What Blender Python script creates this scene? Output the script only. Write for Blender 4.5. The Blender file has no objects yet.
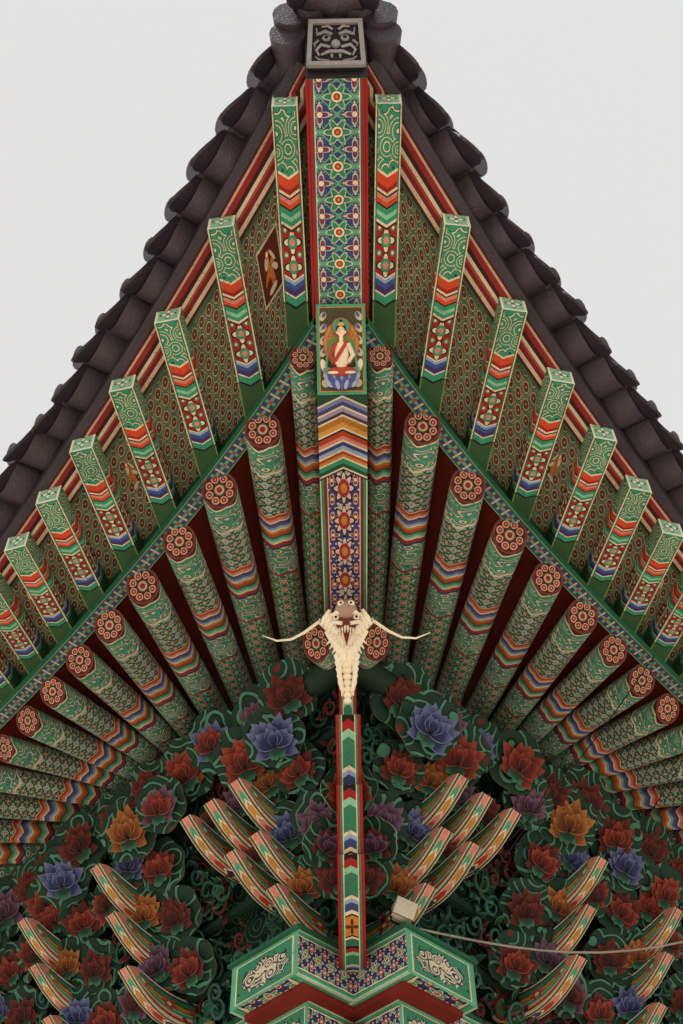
import bpy, math, random
import numpy as np
from mathutils import Vector, Matrix
random.seed(4)
EYE=1.6
sc=bpy.context.scene
# ---------------------------------------------------------------- camera
F=1200.0; P=math.radians(51); RHO=math.radians(-1.08)
r0=Vector((1,0,0)); u0=Vector((0,-math.sin(P),math.cos(P))); w0=Vector((0,math.cos(P),math.sin(P)))
rr=r0*math.cos(RHO)+u0*math.sin(RHO); uu=-r0*math.sin(RHO)+u0*math.cos(RHO)
CX=-0.02
cam=bpy.data.cameras.new("camera"); co=bpy.data.objects.new("camera",cam); sc.collection.objects.link(co)
cam.sensor_fit='VERTICAL'; cam.sensor_height=36; cam.lens=F/1024*36; cam.clip_end=3000; cam.clip_start=0.05
m=Matrix.Identity(4)
for i in range(3):
    m[i][0]=rr[i]; m[i][1]=uu[i]; m[i][2]=-w0[i]
m.translation=Vector((CX,0,EYE)); co.matrix_world=m; sc.camera=co
def W(px,py,z):
    """survey: point of the eave at height z (above eye) seen in this direction"""
    d=rr*(px-341.5)+uu*(512-py)+w0*F
    k=z/d.z
    return Vector((CX+d.x*k,d.y*k,z))
# ---------------------------------------------------------------- mesh builder
class MB:
    def __init__(s): s.v=[];s.f=[];s.uv=[];s.m=[];s.sm=[];s.mats=[]
    def mi(s,mat):
        if mat not in s.mats: s.mats.append(mat)
        return s.mats.index(mat)
    def face(s,pts,mat,uv=None,sm=False):
        b=len(s.v); s.v+= [tuple(p) for p in pts]; s.f.append(list(range(b,b+len(pts))))
        if uv is None: uv=[(0,0),(1,0),(1,1),(0,1)] if len(pts)==4 else [(.5,.5)]*len(pts)
        s.uv.append(uv); s.m.append(s.mi(mat)); s.sm.append(sm)
    def grid(s,Pt,mat,UV=None,sm=True):
        n=len(Pt);mm=len(Pt[0]); b=len(s.v); k=s.mi(mat)
        for row in Pt: s.v+=[tuple(p) for p in row]
        for i in range(n-1):
            for j in range(mm-1):
                s.f.append([b+i*mm+j,b+i*mm+j+1,b+(i+1)*mm+j+1,b+(i+1)*mm+j])
                if UV: s.uv.append([UV[i][j],UV[i][j+1],UV[i+1][j+1],UV[i+1][j]])
                else: s.uv.append([(j/(mm-1),i/(n-1)),((j+1)/(mm-1),i/(n-1)),((j+1)/(mm-1),(i+1)/(n-1)),(j/(mm-1),(i+1)/(n-1))])
                s.m.append(k); s.sm.append(sm)
    def prism(s,p0,p1,wv,hv,mb,ms=None,me=None,mt=None,v0=0,v1=1):
        """bar from p0 to p1 (bottom centre line)"""
        ms=ms or mb; me=me or mb; mt=mt or ms
        a=p0-wv/2;b=p0+wv/2;c=p1+wv/2;d=p1-wv/2
        A,B,C_,D=a+hv,b+hv,c+hv,d+hv
        s.face([a,b,c,d],mb,[(0,v0),(1,v0),(1,v1),(0,v1)])
        s.face([A,B,C_,D],mt,[(0,v0),(1,v0),(1,v1),(0,v1)])
        s.face([a,A,D,d],ms,[(0,v0),(1,v0),(1,v1),(0,v1)])
        s.face([b,B,C_,c],ms,[(0,v0),(1,v0),(1,v1),(0,v1)])
        s.face([a,b,B,A],me); s.face([d,c,C_,D],me)
    def tube(s,pts,rad,mat,n=16,end=None,vv=(0,1),ur=1,tilt=0):
        pts=[Vector(p) for p in pts]; rows=[];UV=[]
        L=len(pts)
        for i,p in enumerate(pts):
            t=(pts[min(i+1,L-1)]-pts[max(i-1,0)]).normalized()
            x=t.cross(Vector((0,0,1)))
            if x.length<.1: x=t.cross(Vector((0,1,0)))
            x.normalize(); y=x.cross(t).normalized()
            R=rad[i] if isinstance(rad,(list,tuple)) else rad
            of=[x*math.cos(2*math.pi*j/n)*R+y*math.sin(2*math.pi*j/n)*R for j in range(n+1)]
            if i==0 and tilt: of=[o-t*(o.z*tilt) for o in of]
            rows.append([p+o for o in of])
            UV.append([(j/n*ur,vv[0]+(vv[1]-vv[0])*i/(L-1)) for j in range(n+1)])
        s.grid(rows,mat,UV)
        if end:
            for k in (0,-1):
                rw=rows[k][:n]; s.face(rw,end,[(.5+.5*math.cos(2*math.pi*j/n),.5+.5*math.sin(2*math.pi*j/n)) for j in range(n)])
    def ell(s,c,ax,mat,n=12,mm=8):
        X,Y,Z=ax; rows=[]
        for i in range(mm+1):
            a=math.pi*i/mm
            rows.append([c+X*math.sin(a)*math.cos(2*math.pi*j/n)+Y*math.sin(a)*math.sin(2*math.pi*j/n)+Z*math.cos(a) for j in range(n+1)])
        s.grid(rows,mat)
    def obj(s,name,parent=None):
        me=bpy.data.meshes.new(name)
        me.from_pydata([(x,y,z+EYE) for x,y,z in s.v],[],s.f)
        l=me.uv_layers.new(name="UVMap")
        flat=[c for f in s.uv for q in f for c in q]
        l.data.foreach_set("uv",flat)
        for mt in s.mats: me.materials.append(mt)
        me.polygons.foreach_set("material_index",s.m); me.polygons.foreach_set("use_smooth",s.sm)
        me.update()
        o=bpy.data.objects.new(name,me); sc.collection.objects.link(o)
        if parent: o.parent=parent
        return o
def empty(name):
    o=bpy.data.objects.new(name,None); sc.collection.objects.link(o); return o
# ---------------------------------------------------------------- node DSL
def hx(h):
    h=h.lstrip('#'); c=[int(h[i:i+2],16)/255 for i in (0,2,4)]
    return tuple([(x/12.92 if x<=.04045 else ((x+.055)/1.055)**2.4) for x in c]+[1])
NT=None
class X:
    def __init__(s,k): s.k=k
    def __add__(a,b): return mk('ADD',a,b)
    __radd__=__add__
    def __sub__(a,b): return mk('SUBTRACT',a,b)
    def __rsub__(a,b): return mk('SUBTRACT',b,a)
    def __mul__(a,b): return mk('MULTIPLY',a,b)
    __rmul__=__mul__
    def __truediv__(a,b): return mk('DIVIDE',a,b)
def mk(op,*a):
    n=NT.nodes.new('ShaderNodeMath'); n.operation=op
    for i,x in enumerate(a):
        if isinstance(x,X): NT.links.new(x.k,n.inputs[i])
        else: n.inputs[i].default_value=x
    return X(n.outputs[0])
fr=lambda a:mk('FRACT',a); ab=lambda a:mk('ABSOLUTE',a); lt=lambda a,b:mk('LESS_THAN',a,b); gt=lambda a,b:mk('GREATER_THAN',a,b)
sn=lambda a:mk('SINE',a); cs=lambda a:mk('COSINE',a); sq=lambda a:mk('SQRT',a); mn=lambda a,b:mk('MINIMUM',a,b); mx=lambda a,b:mk('MAXIMUM',a,b)
def setc(sock,c):
    if isinstance(c,X): NT.links.new(c.k,sock)
    else: sock.default_value=c if not isinstance(c,str) else hx(c)
def mix(f,a,b,bt='MIX'):
    n=NT.nodes.new('ShaderNodeMix'); n.data_type='RGBA'; n.blend_type=bt
    if isinstance(f,X): NT.links.new(f.k,n.inputs[0])
    else: n.inputs[0].default_value=f
    setc(n.inputs[6],a); setc(n.inputs[7],b); return X(n.outputs[2])
def ramp(f,stops,interp='CONSTANT'):
    n=NT.nodes.new('ShaderNodeValToRGB'); r=n.color_ramp; r.interpolation=interp
    NT.links.new(f.k,n.inputs[0])
    while len(r.elements)<len(stops): r.elements.new(0.999)
    for e,(p,c) in zip(r.elements,stops): e.position=p; 
    for e,(p,c) in zip(r.elements,stops): e.color=hx(c) if isinstance(c,str) else c
    return X(n.outputs[0])
def uvs():
    n=NT.nodes.new('ShaderNodeTexCoord'); s=NT.nodes.new('ShaderNodeSeparateXYZ'); NT.links.new(n.outputs['UV'],s.inputs[0])
    return X(s.outputs[0]),X(s.outputs[1])
def comb(a,b,c=0.0):
    n=NT.nodes.new('ShaderNodeCombineXYZ')
    for i,x in enumerate((a,b,c)):
        if isinstance(x,X): NT.links.new(x.k,n.inputs[i])
        else: n.inputs[i].default_value=x
    return X(n.outputs[0])
def noise(vec,scale,det=3):
    n=NT.nodes.new('ShaderNodeTexNoise'); n.inputs['Scale'].default_value=scale; n.inputs['Detail'].default_value=det
    if vec: NT.links.new(vec.k,n.inputs['Vector'])
    else:
        t=NT.nodes.new('ShaderNodeTexCoord'); NT.links.new(t.outputs['Object'],n.inputs['Vector'])
    return X(n.outputs[0])
def voro(vec,scale,rnd=1.0):
    n=NT.nodes.new('ShaderNodeTexVoronoi'); n.inputs['Scale'].default_value=scale; n.inputs['Randomness'].default_value=rnd
    NT.links.new(vec.k,n.inputs['Vector']); return X(n.outputs['Distance'])
def start(name):
    global NT
    mt=bpy.data.materials.new(name); mt.use_nodes=True; NT=mt.node_tree; return mt
def fin(mt,col,rough=.65,bump=.15,dirt=.5,bs=60,spec=.2,mute=.035,flake=True):
    b=NT.nodes['Principled BSDF']
    n1=noise(None,4,6); n2=noise(None,50,3)
    w=mk('SUBTRACT',1.27,mk('MULTIPLY',n1,dirt*1.35)); w2=mk('SUBTRACT',1.18,mk('MULTIPLY',n2,dirt*.9))
    ww=w*w2
    cc=comb(ww,ww*.98,ww*.95)
    if mute: col=mix(mute,col,'#8a7260')
    c=mix(1.0,col,cc,'MULTIPLY')
    # flaked / dusty spots
    if flake: c=mix(gt(n2,.64)*gt(n1,.48)*.45,c,'#463c34')
    setc(b.inputs['Base Color'],c); b.inputs['Roughness'].default_value=rough
    b.inputs['Specular IOR Level'].default_value=spec
    if bump:
        bn=NT.nodes.new('ShaderNodeBump'); bn.inputs['Strength'].default_value=bump; bn.inputs['Distance'].default_value=.01
        NT.links.new(n2.k,bn.inputs['Height']); NT.links.new(bn.outputs[0],b.inputs['Normal'])
    return mt
def plain(name,c,**k):
    mt=start(name); return fin(mt,hx(c),**k)
def flower(x,y,n,R,amp):
    r=sq(x*x+y*y); th=mk('ARCTAN2',y,x); return lt(r,(cs(th*n)*amp+(1-amp))*R), r
TEAL='#2f9375';LGREEN='#8ac4a8';DGREEN='#174e3c';CREAM='#e3d6bc';ORANGE='#cf4826';RED='#9a1a1f';DRED='#501013';BLUE='#34549c';PURP='#3f2d70';LBLUE='#92abd2';PINK='#d3877a';BLACK='#0f0d10';OCHRE='#c08439';MAROON='#5c1f20'
def scroll(U,V,s,rn=.9,c0=TEAL,c1=CREAM,c2=DGREEN,c3=LGREEN,freq=34):
    vec=comb(U,V); nz=noise(vec,s*1.2,1)
    d=voro(comb(U+nz*.08,V+nz*.06),s,rn)
    q=sn(d*freq)
    c=mix(gt(q,.1),c0,c2); c=mix(gt(q,.72),c,c1); c=mix(lt(d,.13),c,c3)
    return c
def latt(U,V,bg,fa,fb,dot=CREAM,ol=CREAM,n=6):
    """two interleaved flower lattices"""
    x=fr(U)-.5;y=fr(V)-.5; x2=fr(U+.5)-.5;y2=fr(V+.5)-.5
    a0,r=flower(x,y,n,.42,.22); a1,_=flower(x,y,n,.36,.25)
    b0,r2=flower(x2,y2,4,.31,.3); b1,_=flower(x2,y2,4,.25,.3)
    c=mix(a0,bg,ol); c=mix(a1,c,fa); c=mix(lt(r,.18),c,BLACK); c=mix(lt(r,.16),c,CREAM); c=mix(lt(r,.10),c,RED);c=mix(lt(r,.05),c,OCHRE)
    c=mix(b0,c,ol); c=mix(b1,c,fb); c=mix(lt(r2,.08),c,dot)
    return c
# --- materials
def m_buyeon():
    mt=start("flying_rafter_paint"); U,V=uvs(); c=ab(U-.5)*2
    w=V+c*.035
    base=ramp(w,[(0,TEAL),(.27,CREAM),(.283,ORANGE),(.325,RED),(.345,CREAM),(.357,BLACK),(.367,PINK),(.385,ORANGE),(.405,BLACK),(.413,TEAL),(.435,LGREEN),(.455,TEAL),(.475,CREAM),(.488,DRED),(.70,CREAM),(.710,LBLUE),(.725,BLUE),(.75,PURP),(.775,CREAM),(.785,TEAL),(.82,BLACK),(.83,'#2a5434'),(.999,'#2a5434')])
    s=scroll(U*1.0,V*6.5,1.9,.8,c1=CREAM,freq=36)
    base=mix(lt(w,.27),base,s)
    x=(U-.5)*1.0; y=(fr(V*9.4+.42)-.5)*.7
    f0,r=flower(x,y,4,.40,.25); f1,r=flower(x,y,4,.33,.3)
    fl=mix(f0,RED,BLACK); fl=mix(f1,fl,CREAM); fl=mix(lt(r,.2),fl,TEAL); fl=mix(lt(r,.11),fl,PINK)
    y3=(fr(V*9.4-.08)-.5)*.7; x3=ab(x)-.27; d3=sq(x3*x3+y3*y3); fl=mix(lt(d3,.09),fl,TEAL); fl=mix(lt(d3,.045),fl,CREAM)
    fz=gt(w,.50)*lt(w,.70)
    base=mix(fz*1.0,base,fl)
    ed=gt(c,.80)*lt(w,.83)
    base=mix(ed,base,'#2c6b52'); base=mix(gt(c,.91)*lt(w,.83),base,CREAM)
    base=mix(gt(c,.9)*gt(w,.84),base,'#6f8e52')
    return fin(mt,base)
def m_bend():
    mt=start("flying_rafter_end_paint"); U,V=uvs(); x=U-.5;y=V-.5
    f,r=flower(x,y,4,.34,.35); f2,_=flower(x,y,4,.27,.35)
    c=mix(f,'#86bda8',DGREEN); c=mix(f2,c,'#ece6d8'); c=mix(lt(r,.09),c,TEAL)
    e=mx(ab(x),ab(y)); c=mix(gt(e,.41),c,'#e9e4d6')
    return fin(mt,c,dirt=.25)
def m_rafter():
    mt=start("round_rafter_paint"); U,V=uvs()
    z=ab(fr(U*5)-.5)*2; w=V+z*.016
    lat=latt(U*6,V*21,'#236c52','#963b48','#479c7d',CREAM,'#c4d2bb',6)
    lat2=latt(U*6+.2,V*25,'#225c4b','#84a7ba','#9e4542',CREAM,'#c0ceb8',4)
    sc_=scroll(U*3,V*14,1.9,.8,c0='#459c80',c2='#39396e',c3=PINK,freq=26)
    base=ramp(w,[(0,DRED),(.012,CREAM),(.02,TEAL),(.035,BLACK),(.34,CREAM),(.346,'#b5482e'),(.36,PINK),(.372,CREAM),(.38,'#4c4074'),(.392,'#4a66a2'),(.405,LBLUE),(.415,CREAM),(.423,OCHRE),(.435,'#b5482e'),(.45,DGREEN),(.458,'#46997c'),(.472,LGREEN),(.484,CREAM),(.492,'#a0302f'),(.505,'#4c4074'),(.515,BLACK),(.999,BLACK)])
    base=mix(gt(w,.035)*lt(w,.14),base,sc_); base=mix(gt(w,.14)*lt(w,.34),base,lat2); 
    base=mix(gt(w,.52)*lt(w,.66),base,sc_); base=mix(gt(w,.66),base,lat)
    base=mix(lt(ab(w-.14),.004),base,CREAM); base=mix(lt(ab(w-.66),.005),base,RED)
    return fin(mt,base,mute=.06)
def m_disc():
    mt=start("rafter_end_flower_paint"); U,V=uvs(); x=(U-.5)*2;y=(V-.5)*2
    r=sq(x*x+y*y); th=mk('ARCTAN2',y,x); k=fr(th*(8/(2*math.pi)))-.5
    px=r-.6; py=k*.46
    d=sq(px*px+py*py)
    c=mix(lt(d,.205),'#401012','#d4a48e'); c=mix(lt(d,.14),c,'#84282a'); c=mix(lt(d,.05),c,'#d4a48e'); c=mix(lt(r,.33),c,'#2f5a46'); c=mix(lt(r,.26),c,'#d4a48e'); c=mix(lt(r,.16),c,'#84282a')
    c=mix(gt(r,.86),c,'#6c332f'); 
    return fin(mt,c)
def m_sarae():
    mt=start("eave_hip_rafter_paint"); U,V=uvs(); c=ab(U-.5); va=8.2
    Uc=(U-.5)*1.75+.5
    l=latt(Uc,V*va,'#2f3f78','#238663','#742f66',n=6,ol='#b6c2a6')
    q=latt(Uc*3,V*va*3,'#212f5c','#2a8c6d','#4e3e8a',n=4,ol='#90a696')
    x=fr(Uc)-.5; y=fr(V*va)-.5
    x2=fr(Uc+.5)-.5; y2=fr(V*va+.5)-.5
    r=sq(x*x+y*y); r2=sq(x2*x2+y2*y2); d=mn(r,r2)
    l=mix(gt(r,.42)*gt(r2,.30),l,q)
    l=mix(lt(ab(r-r2),.035)*gt(d,.24),l,'#58aa87')
    l=mix(gt(c,.36),l,CREAM); l=mix(gt(c,.375),l,'#24594a'); l=mix(gt(c,.40),l,RED); l=mix(gt(c,.45),l,BLACK); l=mix(gt(c,.46),l,RED)
    return fin(mt,l,dirt=.4)
def m_chun():
    mt=start("hip_rafter_paint"); U,V=uvs(); c=ab(U-.5)*2
    w=V+(1-c)*.045
    l=latt((U-.5)*2.0+.5,V*11.5,'#3f3d80','#bdb6c0','#8a3340',n=8)
    # paired blossoms in a running band
    xx=(U-.5)*1.2; yy=(fr(V*6.5)-.5)*.55; f0,r=flower(xx,yy,8,.30,.18); f1,_=flower(xx,yy,8,.25,.2)
    l=mix(f0,l,BLACK); l=mix(f1,l,'#d9c3c0'); l=mix(lt(r,.15),l,'#9a2c30'); l=mix(lt(r,.08),l,OCHRE)
    l=mix(gt(c,.66),l,CREAM); l=mix(gt(c,.70),l,RED); l=mix(gt(c,.80),l,BLACK); l=mix(gt(c,.82),l,TEAL);l=mix(gt(c,.95),l,CREAM)
    b=ramp(w,[(0,DGREEN),(.045,CREAM),(.052,'#7882b4'),(.07,'#3e4480'),(.085,CREAM),(.092,'#a294b8'),(.107,'#352d52'),(.12,CREAM),(.128,'#b0752c'),(.15,'#d19a4a'),(.17,CREAM),(.177,BLACK),(.184,'#aa3d22'),(.205,PINK),(.22,CREAM),(.227,'#2b3f7c'),(.245,LBLUE),(.26,CREAM),(.267,'#aa3d22'),(.28,OCHRE),(.292,CREAM),(.299,TEAL),(.32,DGREEN),(.335,CREAM),(.342,BLACK),(.999,BLACK)])
    return fin(mt,mix(gt(w,.35),b,l),dirt=.5,mute=.05)
def m_board():
    mt=start("soffit_board_paint"); U,V=uvs(); s=8.8
    A=U*s;B=V*s/1.732
    x=fr(A)-.5;y=(fr(B)-.5)*1.732;x2=fr(A+.5)-.5;y2=(fr(B+.5)-.5)*1.732
    d1=sq(x*x+y*y);d2=sq(x2*x2+y2*y2); d=mn(d1,d2); e=ab(d1-d2)
    c=mix(lt(d,.45),'#a0a890','#184437'); 
    c=mix(lt(ab(d-.34),.05),c,'#ccbe9b'); c=mix(lt(d,.22),c,'#a2362c'); c=mix(lt(d,.13),c,'#16342c'); c=mix(lt(d,.07),c,'#d8cbac')
    c=mix(lt(e,.06),c,'#2a7059')
    n=noise(comb(U,V),3,4); c=mix(n*.3,c,'#2c352f')
    return fin(mt,c)
def m_strip():
    mt=start("eave_board_stripe_paint"); U,V=uvs()
    return fin(mt,ramp(U,[(0,'#2f6b50'),(.07,DRED),(.16,'#d9c9b4'),(.27,'#7d1f24'),(.40,'#a8463c'),(.48,'#ded0bc'),(.58,'#3a1416'),(.70,'#8f2428'),(.86,'#c9a596'),(.93,'#4a1516'),(.999,'#4a1516')]))
def m_div():
    mt=start("fascia_batten_paint"); U,V=uvs()
    x=fr(V*8)-.5; y=(U-.5)*1.0; f,r=flower(x,y,4,.42,.35)
    c=mix(f,'#3a3270','#52a284'); c=mix(lt(r,.13),c,'#a84036'); 
    x2=fr(V*8+.5)-.5; c=mix(lt(ab(x2),.07),c,'#b9b098'); c=mix(gt(ab(y),.34),c,'#205a46'); c=mix(gt(ab(y),.45),c,'#80a688')
    return fin(mt,c,mute=.06)
def m_arm():
    mt=start("bracket_arm_side_paint"); U,V=uvs()
    b=ramp(U,[(0,CREAM),(.10,RED),(.18,PINK),(.26,CREAM),(.30,'#3f9c7c'),(.42,LGREEN),(.47,BLACK),(.50,OCHRE),(.66,BLACK),(.69,'#2f7f66'),(.86,'#223a5c'),(.93,CREAM)])
    x=(fr(V*3)-.5)*2.6;y=(U-.56)*3; f,r=flower(x,y,6,.75,.25)
    b=mix(gt(V,.2)*lt(V,.8)*f*lt(ab(U-.56),.22),b,'#b3402f'); b=mix(lt(r,.2)*lt(V,.85),b,CREAM)
    b=mix(gt(V,.9)*lt(ab(U-.5),.36),b,PINK)
    return fin(mt,b,dirt=.45)
def m_armb():
    mt=start("bracket_arm_underside_paint"); U,V=uvs(); c=ab(U-.5)*2
    w=V+c*.12
    b=ramp(w,[(0,'#2a6d56'),(.36,CREAM),(.39,'#2b3f7c'),(.47,CREAM),(.50,'#a8392c'),(.62,PINK),(.70,CREAM),(.73,'#c08a42'),(.84,CREAM),(.87,'#3fa283'),(.94,PINK)])
    b=mix(gt(c,.44),b,CREAM); b=mix(gt(c,.54),b,'#7c1f22'); b=mix(gt(c,.68),b,'#226850'); b=mix(gt(c,.9),b,CREAM)
    return fin(mt,b,dirt=.45)
def m_diag():
    mt=start("corner_arm_paint"); U,V=uvs(); c=ab(U-.5)*2
    w=fr(V*2)+c*.06
    b=ramp(w,[(0,'#2c6f57'),(.12,CREAM),(.15,BLACK),(.17,OCHRE),(.42,BLACK),(.44,CREAM),(.48,'#33457c'),(.56,LBLUE),(.60,CREAM),(.63,'#2f7a60'),(.84,LGREEN),(.90,RED),(.97,BLACK)])
    f,r=flower((U-.5)*2,(fr(V*2)-.28)*5,4,.5,.4); b=mix(f,b,'#5e2418')
    b=mix(gt(c,.5),b,CREAM); b=mix(gt(c,.57),b,'#2f8066'); b=mix(gt(c,.74),b,RED)
    return fin(mt,b,dirt=.45)
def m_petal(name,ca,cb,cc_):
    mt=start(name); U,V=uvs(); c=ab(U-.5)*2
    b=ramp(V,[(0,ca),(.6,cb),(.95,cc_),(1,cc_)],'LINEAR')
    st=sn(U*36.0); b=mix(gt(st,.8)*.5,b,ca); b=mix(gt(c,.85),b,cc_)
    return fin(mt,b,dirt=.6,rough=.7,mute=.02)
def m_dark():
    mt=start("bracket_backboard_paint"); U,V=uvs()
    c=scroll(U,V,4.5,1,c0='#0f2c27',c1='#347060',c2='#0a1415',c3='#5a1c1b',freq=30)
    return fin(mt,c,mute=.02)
def m_pad():
    mt=start("carved_cloud_panel_paint"); U,V=uvs()
    c=scroll(U,V,4.2,1,c0='#123a30',c1='#4a8a74',c2='#0b1918',c3='#6a2420',freq=26)
    return fin(mt,c,mute=.02)
def m_block():
    mt=start("bearing_block_paint"); U,V=uvs(); x=ab(U-.5);y=ab(V-.5); e=mx(x,y)
    c=mix(gt(e,.38),'#27695a',CREAM); c=mix(gt(e,.42),c,'#3a8f76'); c=mix(lt(e,.2),c,'#1d4f41')
    return fin(mt,c)
def m_frieze():
    mt=start("frieze_beam_paint"); U,V=uvs(); c=ab(U-.5)*2
    l=latt(V*7.5,(U-.5)*2.6+.5,'#30336a','#2f9c78','#a83c38',n=6)
    l=mix(gt(c,.70),l,CREAM); l=mix(gt(c,.76),l,BLACK); l=mix(gt(c,.79),l,'#3fa582'); l=mix(gt(c,.93),l,'#b9d3c0')
    return fin(mt,l,dirt=.4)
def m_fend():
    mt=start("frieze_beam_end_paint"); U,V=uvs(); x=(U-.5)*2;y=(V-.5)*2; e=mx(ab(x),ab(y))
    s=scroll(U*1.8,V*1.1,4.2,1,c0='#d9cfb4',c1='#28352f',c2='#3d628c',c3='#b04a2c',freq=24)
    nz=noise(comb(U*1.6,V),6,3); r=sq(x*x*.8+y*y*1.3)+(nz-.5)*1.3
    c=mix(lt(r,.62),'#35896c',s); c=mix(lt(ab(r-.64),.03),c,'#14201c'); 
    c=mix(gt(e,.82),c,CREAM); c=mix(gt(e,.86),c,'#5cae8e')
    return fin(mt,c,dirt=.4)
BUY=m_buyeon();BEND=m_bend();RAF=m_rafter();DISC=m_disc()
SAR=m_sarae()
SARS=plain("hip_side_green",'#2f7a60'); CHUN=m_chun(); BOARD=m_board(); STRIP=m_strip(); DIV=m_div()
ARM=m_arm();ARMB=m_armb();DIAG=m_diag();DARK=m_dark();BLOCK=m_block();FRZ=m_frieze();FEND=m_fend();PAD=m_pad()
REDB=plain("red_soffit_paint",'#752218',dirt=.7,mute=.03); REDM=plain("vermilion_paint",'#7c1f1b'); GRN=plain("green_paint",'#226850'); DKG=plain("dark_green_paint",'#0f342a')
TILE=plain("roof_tile_clay",'#4a3e50',rough=.5,bump=.5,dirt=.6,spec=.5,mute=0,flake=False); TILE2=plain("roof_tile_end_clay",'#3a3042',rough=.45,bump=.5,dirt=.6,spec=.5,mute=0,flake=False)
GREY=plain("glazed_plaque_grey",'#9a98a0',rough=.4,mute=0,flake=False); DGREY=plain("plaque_recess",'#242029',mute=0)
BONE=plain("bone_white_paint",'#eee6d4',dirt=.3,flake=False); BLK=plain("black_paint",'#121012',mute=.03); SKIN=plain("figure_skin_paint",'#e8c9b4',dirt=.15)
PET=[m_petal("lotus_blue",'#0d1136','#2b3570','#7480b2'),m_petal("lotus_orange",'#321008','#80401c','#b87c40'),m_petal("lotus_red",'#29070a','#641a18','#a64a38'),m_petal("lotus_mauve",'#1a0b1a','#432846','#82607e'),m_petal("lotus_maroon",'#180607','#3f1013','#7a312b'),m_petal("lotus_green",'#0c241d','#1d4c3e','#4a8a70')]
# ---------------------------------------------------------------- eave survey
def curve(px,zs):
    pts=np.array([list(W(x,y,z)) for (x,y),z in zip(px,zs)]); n=len(pts); t=np.arange(n)
    co=[np.polyfit(t,pts[:,k],4 if n>9 else 3) for k in range(3)]
    def f(q):
        qq=min(max(q,-.5),n-1.5)
        p=np.array([np.polyval(c,qq) for c in co])
        if q!=qq:
            d=np.array([np.polyval(np.polyder(c),qq) for c in co])
            p=p+d*(q-qq)
        return Vector(p)
    return f
cE=curve([(290,105),(222,230),(168,317),(119,393),(81,454),(48,502),(16,547),(-15,590),(-45,630),(-75,667),(-105,702)],
         [7.72,7.6,7.48,7.37,7.27,7.19,7.13,7.08,7.04,7.01,6.99])
cI=curve([(303,335),(258,405),(210,467),(165,522),(130,565),(98,602),(66,637),(36,668),(8,697),(-20,726),(-48,753)],
         [7.5,7.42,7.33,7.24,7.16,7.09,7.03,6.98,6.94,6.91,6.89])
cO=curve([(307,358),(265,428),(220,490),(177,543),(143,585),(109,625),(80,660),(53,692),(27,720),(5,748),(-20,775),(-47,802),(-74,828)],
         [7.33,7.24,7.15,7.06,6.98,6.91,6.85,6.80,6.77,6.74,6.72,6.71,6.70])
cN=curve([(318,625),(297,642),(272,680),(246,703),(222,722),(200,742),(184,757),(172,768),(162,778),(152,788),(138,801),(120,816),(98,832)],
         [7.62,7.6,7.56,7.5,7.45,7.4,7.36,7.33,7.3,7.28,7.26,7.24,7.22])
cS=curve([(296,22),(255,92),(205,176),(150,266),(95,348),(45,424),(0,495),(-40,557),(-80,615),(-120,672)],
         [8.12,8.02,7.93,7.83,7.72,7.6,7.5,7.44,7.4,7.37])
def inward(f,t):
    T=(f(t+.05)-f(t-.05)); T.z=0; T.normalize(); return Vector((T.y,-T.x,0))
def MIR(p,sg): return Vector((p.x*sg,p.y,p.z))
Z=Vector((0,0,1))
temple=empty("temple_building")
PMR=plain("panel_maroon",'#5b2018'); PMO=plain("panel_orange",'#cf7a3a'); PMW=plain("panel_cream",'#e2d3b8')
NB=19; NR=21
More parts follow.
